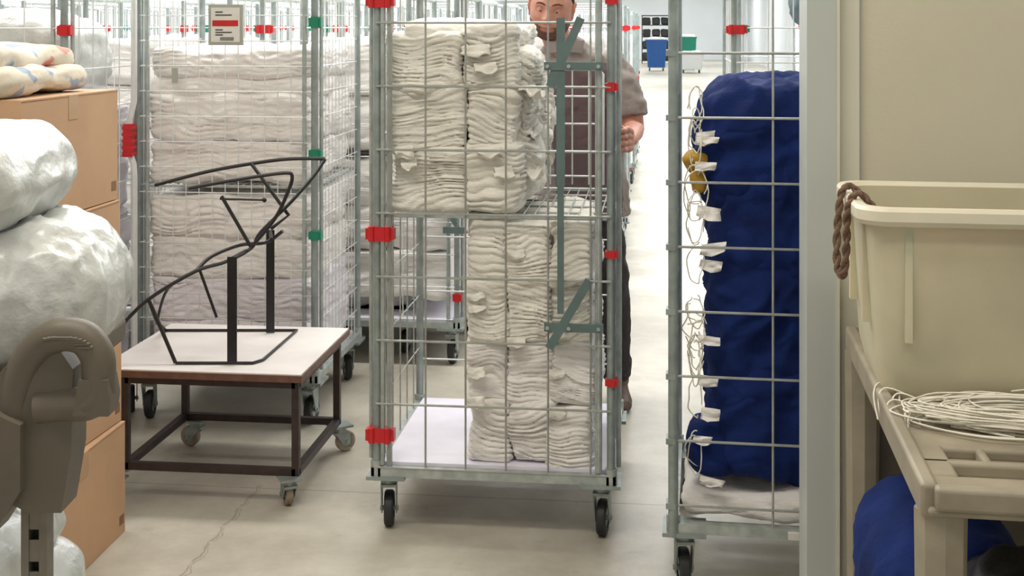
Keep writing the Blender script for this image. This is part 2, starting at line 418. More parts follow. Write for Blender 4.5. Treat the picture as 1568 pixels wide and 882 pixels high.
for (x0,x1,j) in((.03,.285,0),(.27,.445,1)):
    z=.993
    for tkh in ((.185,.20,.165) if j==0 else (.20,.185,.185)):
        s+=1; o=random.uniform(-.008,.008)
        b.soft(x0+o,x1+o+random.uniform(-.012,.014),.02+random.uniform(0,.018),.66,z,z+tkh+.014,M_linen,.026,(.008,.02,.004),linen_fn(s,.0135+.004*random.random(),.011,.026,1.7,.022),rz=random.uniform(-.02,.02))
        z+=tkh-.002
b.soft(.08,.43,.05,.6,1.53,1.585,M_linen,.025,(.009,.02,.0045),linen_fn(31,.02,.010,.025,2,.03))
b.soft(.36,.475,.10,.655,1.02,1.50,M_linen,.04,(.010,.010,.0045),linen_fn(33,.022,.020,.045,2.4,.03))
for i in range(12):
    y=random.uniform(.0,.55); z=random.uniform(1.06,1.52)
    b.flap((.44,y,z),(.0,.07+.05*random.random(),.01),(.05+.03*random.random(),-.015,-.03*random.random()),M_linen,i,.02,8,.006)
for (x,z,l) in((.26,1.515,.09),(.30,1.46,.07),(.05,1.20,.06),(.31,1.20,.07),(.07,1.16,.05),(.36,1.14,.06)):
    b.flap((x,.018,z),(l,0,.005),(.01,-.025,-.035),M_linen,x*40+z,.010,8,.006)
b.obj('folded_linen_stack',OC,ang=80)
b=MB()
for j,(x0,x1) in enumerate(((.285,.412),(.408,.545),(.54,.675))):
    z=.216
    for i in range(4):
        s+=1; tk=.187
        b.soft(x0+random.uniform(-.012,.006),x1+random.uniform(-.006,.008),.02+random.uniform(0,.022),.5,z,z+tk+.012,M_linen if i>1 else M_linenw,.020,(.008,.02,.004),linen_fn(s,.0135+.004*random.random(),.010,.022,1.7,.020),rz=random.uniform(-.015,.015))
        z+=tk-.001
for i in range(9):
    b.flap((.275+.125*random.randint(0,2),.02,.3+random.random()*.6),(.06,0,.005),(.005,-.02,-.03),M_linen,i+20,.010,8,.005)
b.obj('folded_linen_stack',OC,ang=80)
# ------------------------------------------------------------ left cage
OL=P(-1.49,5.08)
lc=cage(OL,0,'left',.72,.72,1.72,M_grn,vsp=.055,hsp=.10,shelf=(.94,),gate=True,posts2=True,wr=.002,wiremat=M_wirew,clips=((1.59,'r',.022),(1.075,'r',.018),(.755,'r',.018)))
g=MB()
g.tube([(.005,-.05,.2),(.005,-.05,.98),(.002,-.05,1.03),(-.015,-.05,1.08),(-.015,-.05,1.20),(.004,-.05,1.28),(.004,-.05,1.72)],.013,M_wirew,8)
g.box(-.033,.001,-.072,-.03,1.06,1.19,M_red)
for i in range(5): g.box(-.036,.005,-.075,-.027,1.065+i*.026,1.077+i*.026,M_red)
mk('bent_gate_post',g.mesh('bent_gate_post'),parent=lc)
g=MB()
g.box(.30,.44,-.03,-.018,1.50,1.66,M_sign); g.box(.312,.428,-.033,-.029,1.512,1.648,M_label)
g.box(.318,.422,-.035,-.032,1.575,1.598,M_red)
for i,z in enumerate((1.63,1.618,1.56,1.55,1.54)): g.box(.33,.36+.012*((i*3)%6),-.035,-.032,z-.0015,z+.0025,M_ink)
for i in range(14): g.box(.35+i*.004,.3515+i*.004,-.035,-.032,1.518,1.532,M_ink)
g.box(.15,.17,-.03,-.015,1.35,1.41,M_sign)
mk('label_holder',g.mesh('label_holder'),parent=lc)
b=MB()
for (z0,z1,m) in((.216,.40,M_linenp),(.39,.57,M_linenp),(.56,.74,M_linenw),(.73,.90,M_linenw),(.95,1.12,M_linenw),(1.11,1.30,M_linenw),(1.29,1.37,M_linenw),(1.36,1.49,M_linenw)):
    s+=1; b.soft(.03,.69+random.uniform(-.01,.006),.02+random.uniform(0,.03),.68,z0,z1,m,.03,(.012,.02,.005),linen_fn(s,.024,.009,.024,1.2,.018))
b.obj('folded_sheet_stack',OL,ang=80)
# ------------------------------------------------------------ background cages
def bgstack(loc,hts,seed,m,w=.72,dp=.7):
    key=('st',seed,m.name)
    if key not in CACHE:
        b=MB()
        for (z0,z1) in hts:
            n=max(1,round((z1-z0)/.2)); 
            for c in range(2):
                for i in range(n):
                    b.soft(.03+c*.33,.36+c*.33,.03,dp-.04,z0+(z1-z0)*i/n,z0+(z1-z0)*(i+1)/n+.01,m,.03,(.03,.06,.009),linen_fn(seed*7+i+c*3,.024,.010,.025,1.6,.02))
        CACHE[key]=b.mesh('folded_linen_stack',80)
    mk('folded_linen_stack',CACHE[key],loc)
variants=[([(.216,.9),(.95,1.45)],1,M_linenw),([(.216,1.25)],2,M_linenp),([(.216,.75),(.95,1.3)],3,M_linen),([(.216,1.5)],4,M_linenw)]
def bg(loc,i,clipg=False):
    cage(loc,0,'bgG' if clipg else 'bg',.72,.7,1.72,M_grn if clipg else M_red,vsp=.11,hsp=.15,gate=True,posts2=False,wr=.0028,back=False,wiremat=M_wirew)
    v=variants[i%4]; bgstack(loc,*v)
OB=P(-.97,5.98)
cage(OB,0,'bgB',.72,.7,1.72,M_red,vsp=.11,hsp=.15,gate=True,posts2=True,wr=.0026,wiremat=M_wirew,clips=((.32,'s',.02),(1.56,'r',.02)))
bgstack(OB,[(.30,.95),(1.0,1.5)],5,M_linenw)
g=MB(); g.obox((.56,-.03,.92),(.72,-.03,.66),.022,.005,M_green); g.box(.66,.76,-.036,-.024,.62,.65,M_green); g.obj('folding_strap',OB)
OM=P(-2.31,4.62)
cage(OM,0,'bgM',.72,.7,1.72,M_red,vsp=.11,hsp=.15,gate=True,posts2=True,wr=.0026,wiremat=M_wirew)
bgstack(OM,[(.216,1.26)],6,M_linenp)
k=0
for r,Y in enumerate((7.0,8.05,9.15,10.3,11.5,12.8,14.2,16.0)):
    for c,X in enumerate((-.97,-1.78,-2.6,-3.42,-4.3,-5.2)):
        k+=1
        if r>5 and c>2: continue
        bg((X+random.uniform(-.03,.03),Y+random.uniform(-.08,.08),0),k*3+r,(k%3==0))
for (X,Y) in ((.33,5.6),(.42,6.7),(1.25,6.2),(1.45,8.2),(2.3,8.4),(1.5,9.6),(1.55,11.2),(1.6,13.),(1.65,15),(2.5,11)):
    k+=1; bg((X,Y,0),k,(k%2==0))
bg((-3.7,4.8,0),2); bg((-3.6,5.9,0),1); bg((-2.75,5.9,0),3,True); bg((-1.9,6.0,0),0)
def bin_(name,loc,m,w=.8,d=.6,h=1.0):
    b=MB()
    def rr(sx,sy,z): 
        return [(sx*a,sy*bb,z) for a,bb in((-1,-.85),(-.9,-1),(.9,-1),(1,-.85),(1,.85),(.9,1),(-.9,1),(-1,.85))]
    L=[rr(w*.42,d*.42,.12),rr(w*.5,d*.5,h),rr(w*.54,d*.54,h),rr(w*.54,d*.54,h+.04),rr(w*.48,d*.48,h+.04),rr(w*.4,d*.4,.16)]
    vs=[v for r in L for v in r]; fs=[(i*8+q,i*8+(q+1)%8,(i+1)*8+(q+1)%8,(i+1)*8+q) for i in range(5) for q in range(8)]+[tuple(range(7,-1,-1)),tuple(40+q for q in range(8))]
    b.add(vs,fs,m)
    for x in(-w*.33,w*.33):
        for y in(-d*.33,d*.33): castor(b,x,y,.125,.045,.2,M_rubd)
    b.soft(-w*.42,w*.42,-d*.42,d*.42,h-.1,h+.12,M_linenw,.08,(.05,.05,.05),bag_fn(3))
    return b.obj(name,loc)
bin_('wheeled_laundry_bin',P(5.1,45),M_binb,.72,.6,1.06)
bin_('wheeled_laundry_bin',P(6.05,43),M_wirew,.8,.6,.62)
bin_('wheeled_laundry_bin',P(6.35,46),M_bing,.6,.6,1.15)
b=MB()
for z in(.1,.6,1.1,1.6,2.0): b.box(-.6,.6,-.25,.25,z,z+.04,M_blk)
for x in(-.6,.57):
    for y in(-.25,.22): b.box(x,x+.03,y,y+.03,0,2.04,M_blk)
for z in(.14,.64,1.14,1.64):
    for x in(-.4,0,.38): b.soft(x-.16,x+.16,-.2,.2,z,z+.3,M_rub,.05,(.05,.05,.05),bag_fn(x*5+z,.03))
b.obj('storage_shelf_rack',P(6.1,54))
# ------------------------------------------------------------ right cage with navy laundry
OR=P(.447,3.53); RR=math.radians(-2)
rc=cage(OR,RR,'right',.72,.70,1.74,M_teal,vsp=.126,hsp=.19,gate=False,posts2=False,wr=.0026,board=False,clips=())
g=MB()
for x in(.27,.5,.62): g.tube([(x,-.012,.2),(x,-.012,1.7)],.0036,M_wire,6)
for i in range(8): g.tube([(0,-.017,.255+.178*i),(.72,-.017,.255+.178*i)],.0038,M_wire,6)
for i in range(8): z=.255+.178*i; g.box(-.02,.006,-.03,.012,z-.008,z+.008,M_post)
g.tube([(0,-.014,.17),(0,-.014,1.72)],.0145,M_post,10)
g.box(.31,.36,-.03,-.018,.182,.2,M_label)
mk('front_gate',g.mesh('front_gate'),parent=rc)
b=MB()
for i,(z0,z1,x0) in enumerate(((.285,.66,.11),(.55,.95,.10),(.84,1.22,.115),(1.05,1.41,.085))):
    b.soft(x0,.66,.035,.62,z0,z1,M_blue,.10,(.010,.02,.008),bag_fn(40+i,.024,.018,8,6))
b.soft(.06,.16,.03,.20,.33,.45,M_blue,.035,(.01,.01,.01),bag_fn(47,.03,.01,9,9))
b.obj('navy_laundry_bundle',OR,RR,ang=80)
b=MB()
b.soft(.03,.69,.03,.66,.206,.280,M_linenw,.03,(.015,.02,.008),linen_fn(77,.025,.008,.02,2))
b.obj('folded_linen_stack',OR,RR,ang=80)
b=MB()
for i,z in enumerate((.33,.44,.52,.61,.93,.97,1.20,1.27,1.28,.72,1.08)):
    b.flap((.065+random.uniform(-.01,.015),.012,z),(.05+.02*random.random(),-.003,.012*random.uniform(-1,1)),(-.006,-.006,-.022-.018*random.random()),M_linenw,i+60,.010,8,.0025)
for i in range(24):
    z=.38+random.random()*1.0; y=.0+.04*random.random(); pts=[]
    rx=.014+.018*random.random(); rz_=.025+.045*random.random(); ph=random.random()*6
    for q in range(22):
        a=q/21*2*math.pi*.9+ph; pts.append((.06+rx*math.cos(a)+.01*nz(i,q*.3,0),y+.01*math.sin(2*a),z+rz_*math.sin(a)+.015*nz(i+.5,q*.25,2)))
    b.tube(pts,.0018,M_str,5)
b.obj('white_tie_strings',OR,RR,ang=80)
b=MB(); b.soft(.035,.10,.05,.12,1.16,1.225,M_yel,.03,(.008,.008,.008),bag_fn(5,.03,.008)); b.soft(.045,.09,.03,.08,1.11,1.17,M_yel,.02,(.008,.008,.008),bag_fn(15,.03,.008)); b.obj('yellow_cloth',OR,RR,ang=80)
# ------------------------------------------------------------ table trolley
OT=P(-1.38,4.23)
e=empty('low_trolley_table',OT)
g=MB()
g.box(0,.70,0,.655,.412,.434,M_edge); g.box(.004,.696,.004,.651,.434,.438,M_lam)
mk('table_top',g.mesh('table_top'),parent=e)
g=MB(); q=.012
LX=(.09,.672); LY=(.03,.57)
for x in LX:
    for y in LY: g.box(x-q,x+q,y-q,y+q,.10,.414,M_brown)
for z in(.112,.40):
    for y in LY: g.box(LX[0],LX[1],y-q,y+q,z-q,z+q,M_brown)
    for x in LX: g.box(x-q,x+q,LY[0],LY[1],z-q,z+q,M_brown)
mk('steel_frame',g.mesh('steel_frame'),parent=e)
g=MB()
castor(g,LX[0]-.03,LY[0],.101,.038,1.2,M_tan,M_post,.024); castor(g,LX[1]-.02,LY[0]-.01,.101,.038,.5,M_tan,M_post,.024)
castor(g,LX[0]+.04,LY[1],.101,.038,1.4,M_tan,M_post,.024); castor(g,LX[1]+.01,LY[1],.101,.038,-.9,M_tan,M_post,.024)
mk('castors',g.mesh('castors'),parent=e)
# black wire rack standing on the table
def at(x,z,y): k_=y/4.45; return Vector((x*k_,y,1.575+(z-1.575)*k_))
g=MB()
R=.0066
low=[at(-1.368,.525,4.3),at(-1.269,.621,4.33),at(-1.105,.719,4.38),at(-1.0,.752,4.42),at(-.911,.80,4.46),at(-.877,.856,4.48),at(-.774,.959,4.52),at(-.694,1.05,4.56),at(-.653,1.11,4.6)]
g.tube(smooth(low),R,M_blk,8)
g.tube(smooth([at(-1.247,1.02,4.62),at(-1.059,1.068,4.62),at(-.877,1.1,4.61),at(-.763,1.112,4.6),at(-.653,1.112,4.6)]),R,M_blk,8)
g.tube(smooth([at(-1.128,1.009,4.5),at(-.968,1.038,4.5),at(-.80,1.062,4.5),at(-.768,1.05,4.5),at(-.785,.99,4.49),at(-.83,.90,4.48),at(-.911,.803,4.46)]),R,M_blk,8)
g.tube([at(-1.014,.981,4.5),at(-.911,.803,4.46)],R,M_blk,8)
g.tube([at(-.911,1.096,4.61),at(-.78,.915,4.52),at(-.842,.867,4.49)],R,M_blk,8)
g.tube([at(-1.02,.972,4.5),at(-.865,.968,4.5)],.004,M_blk,8); g.sphere(at(-.865,.968,4.5),.009,M_blk,10)
g.tube(smooth([at(-1.105,.719,4.38),at(-1.05,.77,4.45),at(-.95,.81,4.55),at(-.86,.82,4.62),at(-.80,.86,4.6)]),R,M_blk,8)
g.tube([at(-1.269,.621,4.33),(-1.13,4.28,.444)],R,M_blk,8)
g.tube([at(-1.269,.621,4.33),at(-1.24,.54,4.6),(-1.29,4.74,.444)],R,M_blk,8)
g.tube([at(-1.09,.722,4.38),(-1.02,4.40,.57)],R*.8,M_blk,8)
g.tube([at(-1.368,.525,4.3),(-1.335,4.32,.444)],R,M_blk,8)
g.tube(smooth([at(-1.24,.54,4.6),at(-1.20,.66,4.5),at(-1.08,.735,4.4)]),R*.8,M_blk,8)
base=[(-1.13,4.28,.444),(-.87,4.28,.444),(-.845,4.32,.444),(-.80,4.74,.444),(-1.29,4.74,.444)]
g.tube(base,R*.8,M_blk,8)
g.obox((-.94,4.28,.44),(-.94,4.28,.80),.032,.006,M_blk); g.obox((-.895,4.72,.44),(-.895,4.72,.82),.030,.006,M_blk)
g.tube([(-.94,4.28,.795),at(-.93,.79,4.45)],R,M_blk,8); g.tube([(-.895,4.72,.815),at(-.84,.83,4.58)],R,M_blk,8)
def pivot(mb,px,py): mb.v=[(x-px,y-py,z) for x,y,z in mb.v]
pivot(g,-1.0,4.5); g.obj('black_wire_rack',P(-1.0,4.5),YAW)
# ------------------------------------------------------------ cardboard boxes
OX=P(-1.22,3.98)
e=empty('cardboard_box_stack',OX)
for i in range(4):
    g=MB(); z=.345*i; o=(.012,.0,-.006,-.012)[i]
    g.box(-.46,0,-.6,0,z+.001,z+.343,M_card); g.box(-.26,-.20,-.601,.001,z+.342,z+.3445,M_tape)
    g.box(-.001,.0015,-.33,-.27,z+.27,z+.343,M_tape); g.box(-.26,-.2,-.6015,-.599,z+.26,z+.343,M_tape)
    g.box(-.0005,.0012,-.599,-.001,z+.3365,z+.3385,M_cardd); g.box(-.0005,.0012,-.045,-.012,z+.03,z+.06,M_cardd)
    oo=mk('box_%d'%(i+1),g.mesh('box'),(o,0,0),(.02,-.015,.012,-.008)[i],e)
    bv=oo.modifiers.new('b','BEVEL'); bv.width=.004; bv.segments=2
g=MB()
g.soft(-.55,-.06,-.62,-.1,1.388,1.46,M_bed,.035,(.02,.02,.007),linen_fn(90,.025,.006,.02,1.2)); g.soft(-.53,-.09,-.6,-.12,1.45,1.515,M_bed,.035,(.02,.02,.007),linen_fn(91,.03,.006,.02,1.2))
def printmat():
    m=M_bed; nt=m.node_tree; b=nt.nodes['Principled BSDF']; src=b.inputs['Base Color'].links[0].from_socket
    tc=nt.nodes.new('ShaderNodeTexCoord'); n=nt.nodes.new('ShaderNodeTexNoise'); n.inputs['Scale'].default_value=9; nt.links.new(tc.outputs['Object'],n.inputs['Vector'])
    last=src
    for lo,hi,c in((.36,.37,(.35,.55,.75)),(.62,.64,(.85,.35,.3))):
        r=nt.nodes.new('ShaderNodeValToRGB'); e=r.color_ramp.elements
        if lo<.5: e[0].position=lo-.02; e[0].color=(1,1,1,1); e[1].position=hi; e[1].color=(0,0,0,1)
        else: e[0].position=lo; e[0].color=(0,0,0,1); e[1].position=hi; e[1].color=(1,1,1,1)
        nt.links.new(n.outputs['Fac'],r.inputs['Fac'])
        mu=nt.nodes.new('ShaderNodeMath'); mu.operation='MULTIPLY'; mu.inputs[1].default_value=.6; nt.links.new(r.outputs[0],mu.inputs[0])
        mx=nt.nodes.new('ShaderNodeMix'); mx.data_type='RGBA'; nt.links.new(mu.outputs[0],mx.inputs[0]); nt.links.new(last,mx.inputs[6]); mx.inputs[7].default_value=lin(c)+(1,); last=mx.outputs[2]
    nt.links.new(last,b.inputs['Base Color'])
printmat()
g.obj('folded_quilt',OX,ang=80)
# ------------------------------------------------------------ near left cart with wrapped bundles
e=empty('taupe_utility_cart',P(-.9,2.05),YAW)
def cart_local(mb): pivot(mb,-.9,2.05)
g=MB()
g.box(-1.65,-.79,1.99,2.62,.93,.985,M_taupe); g.box(-1.65,-.83,1.99,2.62,.40,.45,M_taupe); cart_local(g)
o=mk('shelves',g.mesh('shelves'),parent=e); bv=o.modifiers.new('b','BEVEL'); bv.width=.015; bv.segments=3
g=MB()
path=smooth([(-.77,1.97,.97),(-.755,1.965,1.04),(-.725,1.96,1.085),(-.69,1.95,1.103),(-.655,1.95,1.098),(-.635,1.95,1.072),(-.632,1.95,1.04),(-.633,1.95,1.015),(-.648,1.95,.998),(-.69,1.96,.994),(-.73,1.96,.99)],5)
g.tube(path,[.026]*len(path),M_taupe,14)
for i in range(9):
    a=path[14+i]; g.tube([a+Vector((-.012,-.0245,.0)),a+Vector((.012,-.0245,0))],.003,M_taupe,6)
g.prism([(-.665,.985),(-.61,.985),(-.607,1.01),(-.612,1.04),(-.655,1.04)],1.925,1.975,M_taupe)
g.prism([(-.86,.86),(-.80,.86),(-.74,.83),(-.69,.83),(-.675,.92),(-.672,1.05),(-.70,1.09),(-.78,1.05),(-.86,.95)],1.95,2.02,M_taupe)
g.prism([(-.86,.80),(-.79,.80),(-.745,.87),(-.745,.97),(-.79,.99),(-.86,.95)],1.93,2.0,M_taupe)
g.prism([(-.86,.78),(-.83,.78),(-.80,.84),(-.80,.93),(-.86,.93)],1.915,1.99,M_taupe)
cart_local(g); o=mk('corner_handle',g.mesh('corner_handle'),parent=e); bv=o.modifiers.new('b','BEVEL'); bv.width=.008; bv.segments=3; bv.limit_method='ANGLE'
g=MB()
def upright(x,y):
    g.box(x,x+.012,y,y+.03,.09,.95,M_steelb); g.box(x+.028,x+.040,y,y+.03,.09,.95,M_steelb); g.box(x+.012,x+.028,y+.026,y+.03,.09,.95,M_rub)
    z=.09
    while z<.93: g.box(x+.012,x+.028,y+.002,y+.006,z,z+.034,M_steelb); z+=.05
upright(-.765,1.985); upright(-1.05,2.56); upright(-1.62,1.985); upright(-1.62,2.56)
for (x,y) in((-.745,2.0),(-1.03,2.58),(-1.6,2.0),(-1.6,2.58)): castor(g,x,y,.092,.036,.3,M_rubd)
cart_local(g); mk('uprights',g.mesh('uprights'),parent=e)
def wrapped(x0,x1,y0,y1,z0,z1,sd,rz=0,rn=.09,big=.014,fine=.008,dx=12,dz=4):
    g=MB(); g.soft(x0,x1,y0,y1,z0,z1,M_poly,rn,(.006,.012,.006),bag_fn(sd,big,fine,dx,dz),rz)
    cx,cy=(x0+x1)/2,(y0+y1)/2; pivot(g,cx,cy); g.obj('plastic_wrapped_linen_bundle',P(cx,cy),YAW,ang=80)
wrapped(-1.40,-.700,2.04,2.42,.992,1.235,11,.10,.115,.016,.011,14,4)
wrapped(-1.42,-.815,2.05,2.42,1.232,1.385,12,-.02,.075,.018,.009,6,11)
wrapped(-1.35,-.86,2.08,2.50,.575,.70,13,0,.06,.02,.009,6,9); wrapped(-1.35,-.84,2.07,2.50,.455,.568,14,0,.05,.02,.009,6,9)
# ------------------------------------------------------------ right cart
OK_=P(.645,2.0); CR=math.radians(-2.0)
e=empty('plastic_service_cart',OK_,CR)
cw,cl=.62,1.12
g=MB()
g.box(.01,cw-.01,.01,cl-.01,.800,.815,M_taupl)
for (a,b_,c,d) in((0,.028,.02,cl-.02),(cw-.028,cw,.02,cl-.02),(.02,cw-.02,cl-.028,cl)): g.box(a,b_,c,d,.795,.85,M_taupl)
g.box(.02,cw-.02,0,.028,.812,.85,M_taupl)
g.box(.02,cw-.02,.02,.10,.81,.838,M_taupl)
g.box(.02,cw-.02,.165,.185,.81,.838,M_taupl)
g.box(.02,.075,.10,.26,.81,.838,M_taupl)
for x in(.13,.27,.41,.52): g.box(x,x+.016,.185,.26,.81,.836,M_taupl)
for x in(.33,): g.box(x,x+.016,.10,.165,.81,.836,M_taupl)
g.box(.02,cw-.02,.255,cl-.02,.81,.834,M_taupl)
o=mk('tray_top',g.mesh('tray_top'),parent=e); bv=o.modifiers.new('b','BEVEL'); bv.width=.007; bv.segments=3
g=MB()
for x in(.0,cw-.075):
    for y in(.02,cl-.09):
        g.rings([(x+.037,y+.037,.16,.036,.036),(x+.037,y+.037,.5,.038,.038),(x+.037,y+.037,.80,.042,.042)],M_taupl,8)
g.box(0,cw,0,cl,.15,.20,M_taupl)
g.box(.07,cw-.07,cl-.05,cl-.03,.20,.80,M_taupe)
for x in(.07,cw-.07):
    for y in(.08,cl-.09): castor(g,x,y,.152,.05,.4,M_rubd)
o=mk('legs_and_lower_shelf',g.mesh('legs_and_lower_shelf'),parent=e)
def tub():
    g=MB()
    def rr(x0,x1,y0,y1,z,r=.05):
        pts=[]
        for (cx,cy,a0) in((x1-r,y1-r,0),(x0+r,y1-r,90),(x0+r,y0+r,180),(x1-r,y0+r,270)):
            for k in range(7):
                a=math.radians(a0+15*k); pts.append((cx+r*math.cos(a),cy+r*math.sin(a),z))
        return pts
    w,l,h=.60,.46,.386
    def ins(i,z,r=.05): return rr(i,w-i,i,l-i,z,r)
    L=[ins(.06,0),ins(.045,.06),ins(.028,h-.06),ins(.026,h-.04),ins(.006,h-.036,.06),ins(0,h-.026,.06),ins(0,h-.007,.06),ins(.005,h,.06),ins(.02,h,.055),ins(.03,h-.008),ins(.034,h-.05),ins(.066,.01)]
    m=28
    def band(a,b,mt):
        vs=[v for r in L[a:b+1] for v in r]
        g.add(vs,[(i*m+q,i*m+(q+1)%m,(i+1)*m+(q+1)%m,(i+1)*m+q) for i in range(b-a) for q in range(m)],mt)
    band(0,3,M_tub); band(3,9,M_rim); band(9,11,M_tub)
    g.add(L[0],[tuple(range(m-1,-1,-1))],M_tub); g.add(L[11],[tuple(range(m))],M_tub)
    for y in(.12,l-.12): g.box(.022,.04,y-.009,y+.009,.14,h-.04,M_tub)
    for x in(.10,w-.10): g.box(x-.007,x+.007,.027,.045,.12,h-.04,M_tub)
    return g
g=tub(); tl=P(.672,2.475)
te=empty('cream_plastic_tub',(tl[0],tl[1],.836),CR)
mk('tub_body',g.mesh('tub_body',30),parent=te)
g=MB()
core=smooth([(.045,.24,.355),(.02,.235,.395),(-.005,.23,.39),(-.016,.22,.32),(-.020,.19,.24),(-.010,.165,.225),(-.006,.145,.29),(-.005,.13,.365),(.015,.125,.40),(.045,.125,.37)],10)
for ph in(0,math.pi):
    pts=[]
    for i,p in enumerate(core):
        a=i*.75+ph; t=(core[min(i+1,len(core)-1)]-core[max(i-1,0)]).normalized()
        pts.append(p+Vector((1,0,0))*.004*math.cos(a)+t.cross(Vector((1,0,0))).normalized()*.004*math.sin(a))
    g.tube(pts,.0052,M_rope,8)
mk('rope_handle',g.mesh('rope_handle'),parent=te)
g=MB()
for i in range(46):
    cx,cy=.30+random.uniform(-.03,.05),.40+random.uniform(-.03,.03); rx=.22+random.uniform(-.05,.05); ry=.060+random.uniform(-.02,.025); ph=random.random()*6; pts=[]
    for q in range(40):
        a=q/39*2*math.pi*.96+ph
        pts.append((cx+rx*math.cos(a)+.02*nz(i,q*.2,0),cy+ry*math.sin(a)+.02*nz(i,q*.2,5),.838+.0008*i+.004*abs(nz(i*2,q*.2,9))))
    g.tube(pts,.0019,M_str,5)
for i in range(10):
    x=.05+.05*random.random(); y=.50+random.uniform(-.14,.12)
    g.tube(smooth([(x+.12,y-.05,.84),(x+.03,y,.842),(x-.035,y+.03,.857),(x-.055,y+.01,.84),(x-.052,y-.03,.80)],5),.0019,M_str,5)
g.flap((.26,.19,.842),(.05,.01,.0),(.005,.03,.015),M_label,3,.012)
g.obj('tangled_white_string',OK_,CR,ang=80)
g=MB(); g.soft(-.03,.28,.36,.85,.202,.60,M_blue,.12,(.02,.02,.02),bag_fn(71,.03,.010,9,5)); g.obj('navy_laundry_bag',OK_,CR,ang=80)
g=MB(); g.soft(.10,.58,.07,.34,.202,.66,M_blkp,.10,(.02,.02,.02),bag_fn(81,.04,.010,9,9)); g.obj('black_rubbish_bag',OK_,CR,ang=80)
g=MB(); g.soft(.05,.66,.05,.6,1.31,1.62,M_poly,.1,(.03,.03,.02),bag_fn(21,.04,.01)); g.obj('plastic_wrapped_linen_bundle',OM,ang=80)
g=MB(); g.soft(.27,.66,.03,.5,1.49,1.70,M_bagt,.1,(.03,.03,.02),bag_fn(23,.04,.01)); g.obj('dark_teal_bag',(.33,5.6,.06),ang=80)
# ------------------------------------------------------------ MAN
PX,PY=.25,5.15
man=empty('man_pushing_cage',P(PX,PY),YAW)
def part(mb,name,vox=None,sm=0,disp=0,ang=80,dsize=.06):
    pivot(mb,PX,PY); o=mk(name,mb.mesh(name,ang),parent=man)
    if vox:
        r=o.modifiers.new('r','REMESH'); r.mode='VOXEL'; r.voxel_size=vox; r.use_smooth_shade=True
    if sm:
        k_=o.modifiers.new('s','SMOOTH'); k_.factor=.5; k_.iterations=sm
    if disp:
        tx=bpy.data.textures.new(name,'CLOUDS'); tx.noise_scale=dsize; tx.noise_depth=2
        d=o.modifiers.new('d','DISPLACE'); d.texture=tx; d.strength=disp; d.mid_level=.5
    return o
g=MB()
g.rings([(.30,5.25,.80,.185,.13),(.295,5.24,.9,.185,.13),(.28,5.22,1.02,.18,.13),(.265,5.18,1.16,.185,.13),(.25,5.14,1.3,.20,.13),(.24,5.11,1.39,.205,.12),(.235,5.09,1.45,.165,.095),(.215,5.06,1.495,.085,.07),(.205,5.05,1.53,.066,.064)],M_shirt,32)
g.tube([(.33,5.11,1.41),(.395,5.09,1.405),(.44,5.06,1.33),(.468,5.035,1.24),(.472,5.03,1.215)],[.07,.078,.073,.070,.069],M_shirt,16)
g.tube([(.15,5.10,1.41),(.09,5.09,1.405),(.02,5.06,1.33),(-.045,5.035,1.25),(-.06,5.03,1.23)],[.07,.078,.073,.070,.069],M_shirt,16)
part(g,'work_shirt',.009,3,.030,dsize=.05)
g=MB()
for sx in(-1,1): g.prism([(.205+sx*.012,1.475),(.205+sx*.07,1.47),(.205+sx*.078,1.52),(.205+sx*.03,1.515)],4.972,4.984,M_shirt)
part(g,'collar',None,ang=30)
g=MB()
g.tube([(.27,5.25,.92),(.33,5.26,.87),(.385,5.28,.66),(.42,5.29,.47),(.435,5.34,.28),(.445,5.38,.09)],[.12,.115,.088,.07,.062,.058],M_trou,16)
g.tube([(.30,5.25,.92),(.22,5.27,.87),(.20,5.33,.66),(.19,5.40,.47),(.19,5.56,.28),(.19,5.68,.13)],[.12,.115,.088,.07,.062,.058],M_trou,16)
g.rings([(.29,5.25,.80,.17,.125),(.29,5.25,.98,.165,.12)],M_trou,24)
part(g,'trousers',.010,4,.02)
g=MB()
def shoe(ax,ay,lift,pitch):
    secs=[(.06,.028,.02),(.05,.036,.055),(.01,.038,.06),(-.05,.040,.045),(-.12,.046,.032),(-.17,.04,.024),(-.195,.02,.014)]
    vs=[];n=14
    for (y,w_,hh) in secs:
        for k in range(n):
            a=2*math.pi*k/n; z=hh+hh*math.sin(a)
            vs.append((w_*math.cos(a),y,max(.0,z)))
    fs=[(i*n+q,i*n+(q+1)%n,(i+1)*n+(q+1)%n,(i+1)*n+q) for i in range(len(secs)-1) for q in range(n)]+[tuple(range(n-1,-1,-1)),tuple((len(secs)-1)*n+q for q in range(n))]
    c,s_=math.cos(pitch),math.sin(pitch)
    vs=[(ax+x,ay+y*c-z*s_,lift+z*c+y*s_) for x,y,z in vs]
    g.add(vs,fs,M_shoe)
    g.tube([(ax,ay+.02,lift+.07+.02*s_),(ax,ay+.01,lift+.13)],[.045,.047],M_shoe,12)
shoe(.45,5.37,.0,0); shoe(.19,5.66,.067,.35)
part(g,'shoes',.005,2)
HC=Vector((.155,5.0,1.645)); tilt=math.radians(10); roll=math.radians(5)
HR=(Matrix.Rotation(roll,3,'Y')@Matrix.Rotation(tilt,3,'X')@Matrix.Rotation(math.radians(-8),3,'Z'))*1.05
def ga(a,s_): return math.exp(-(a/s_)**2)
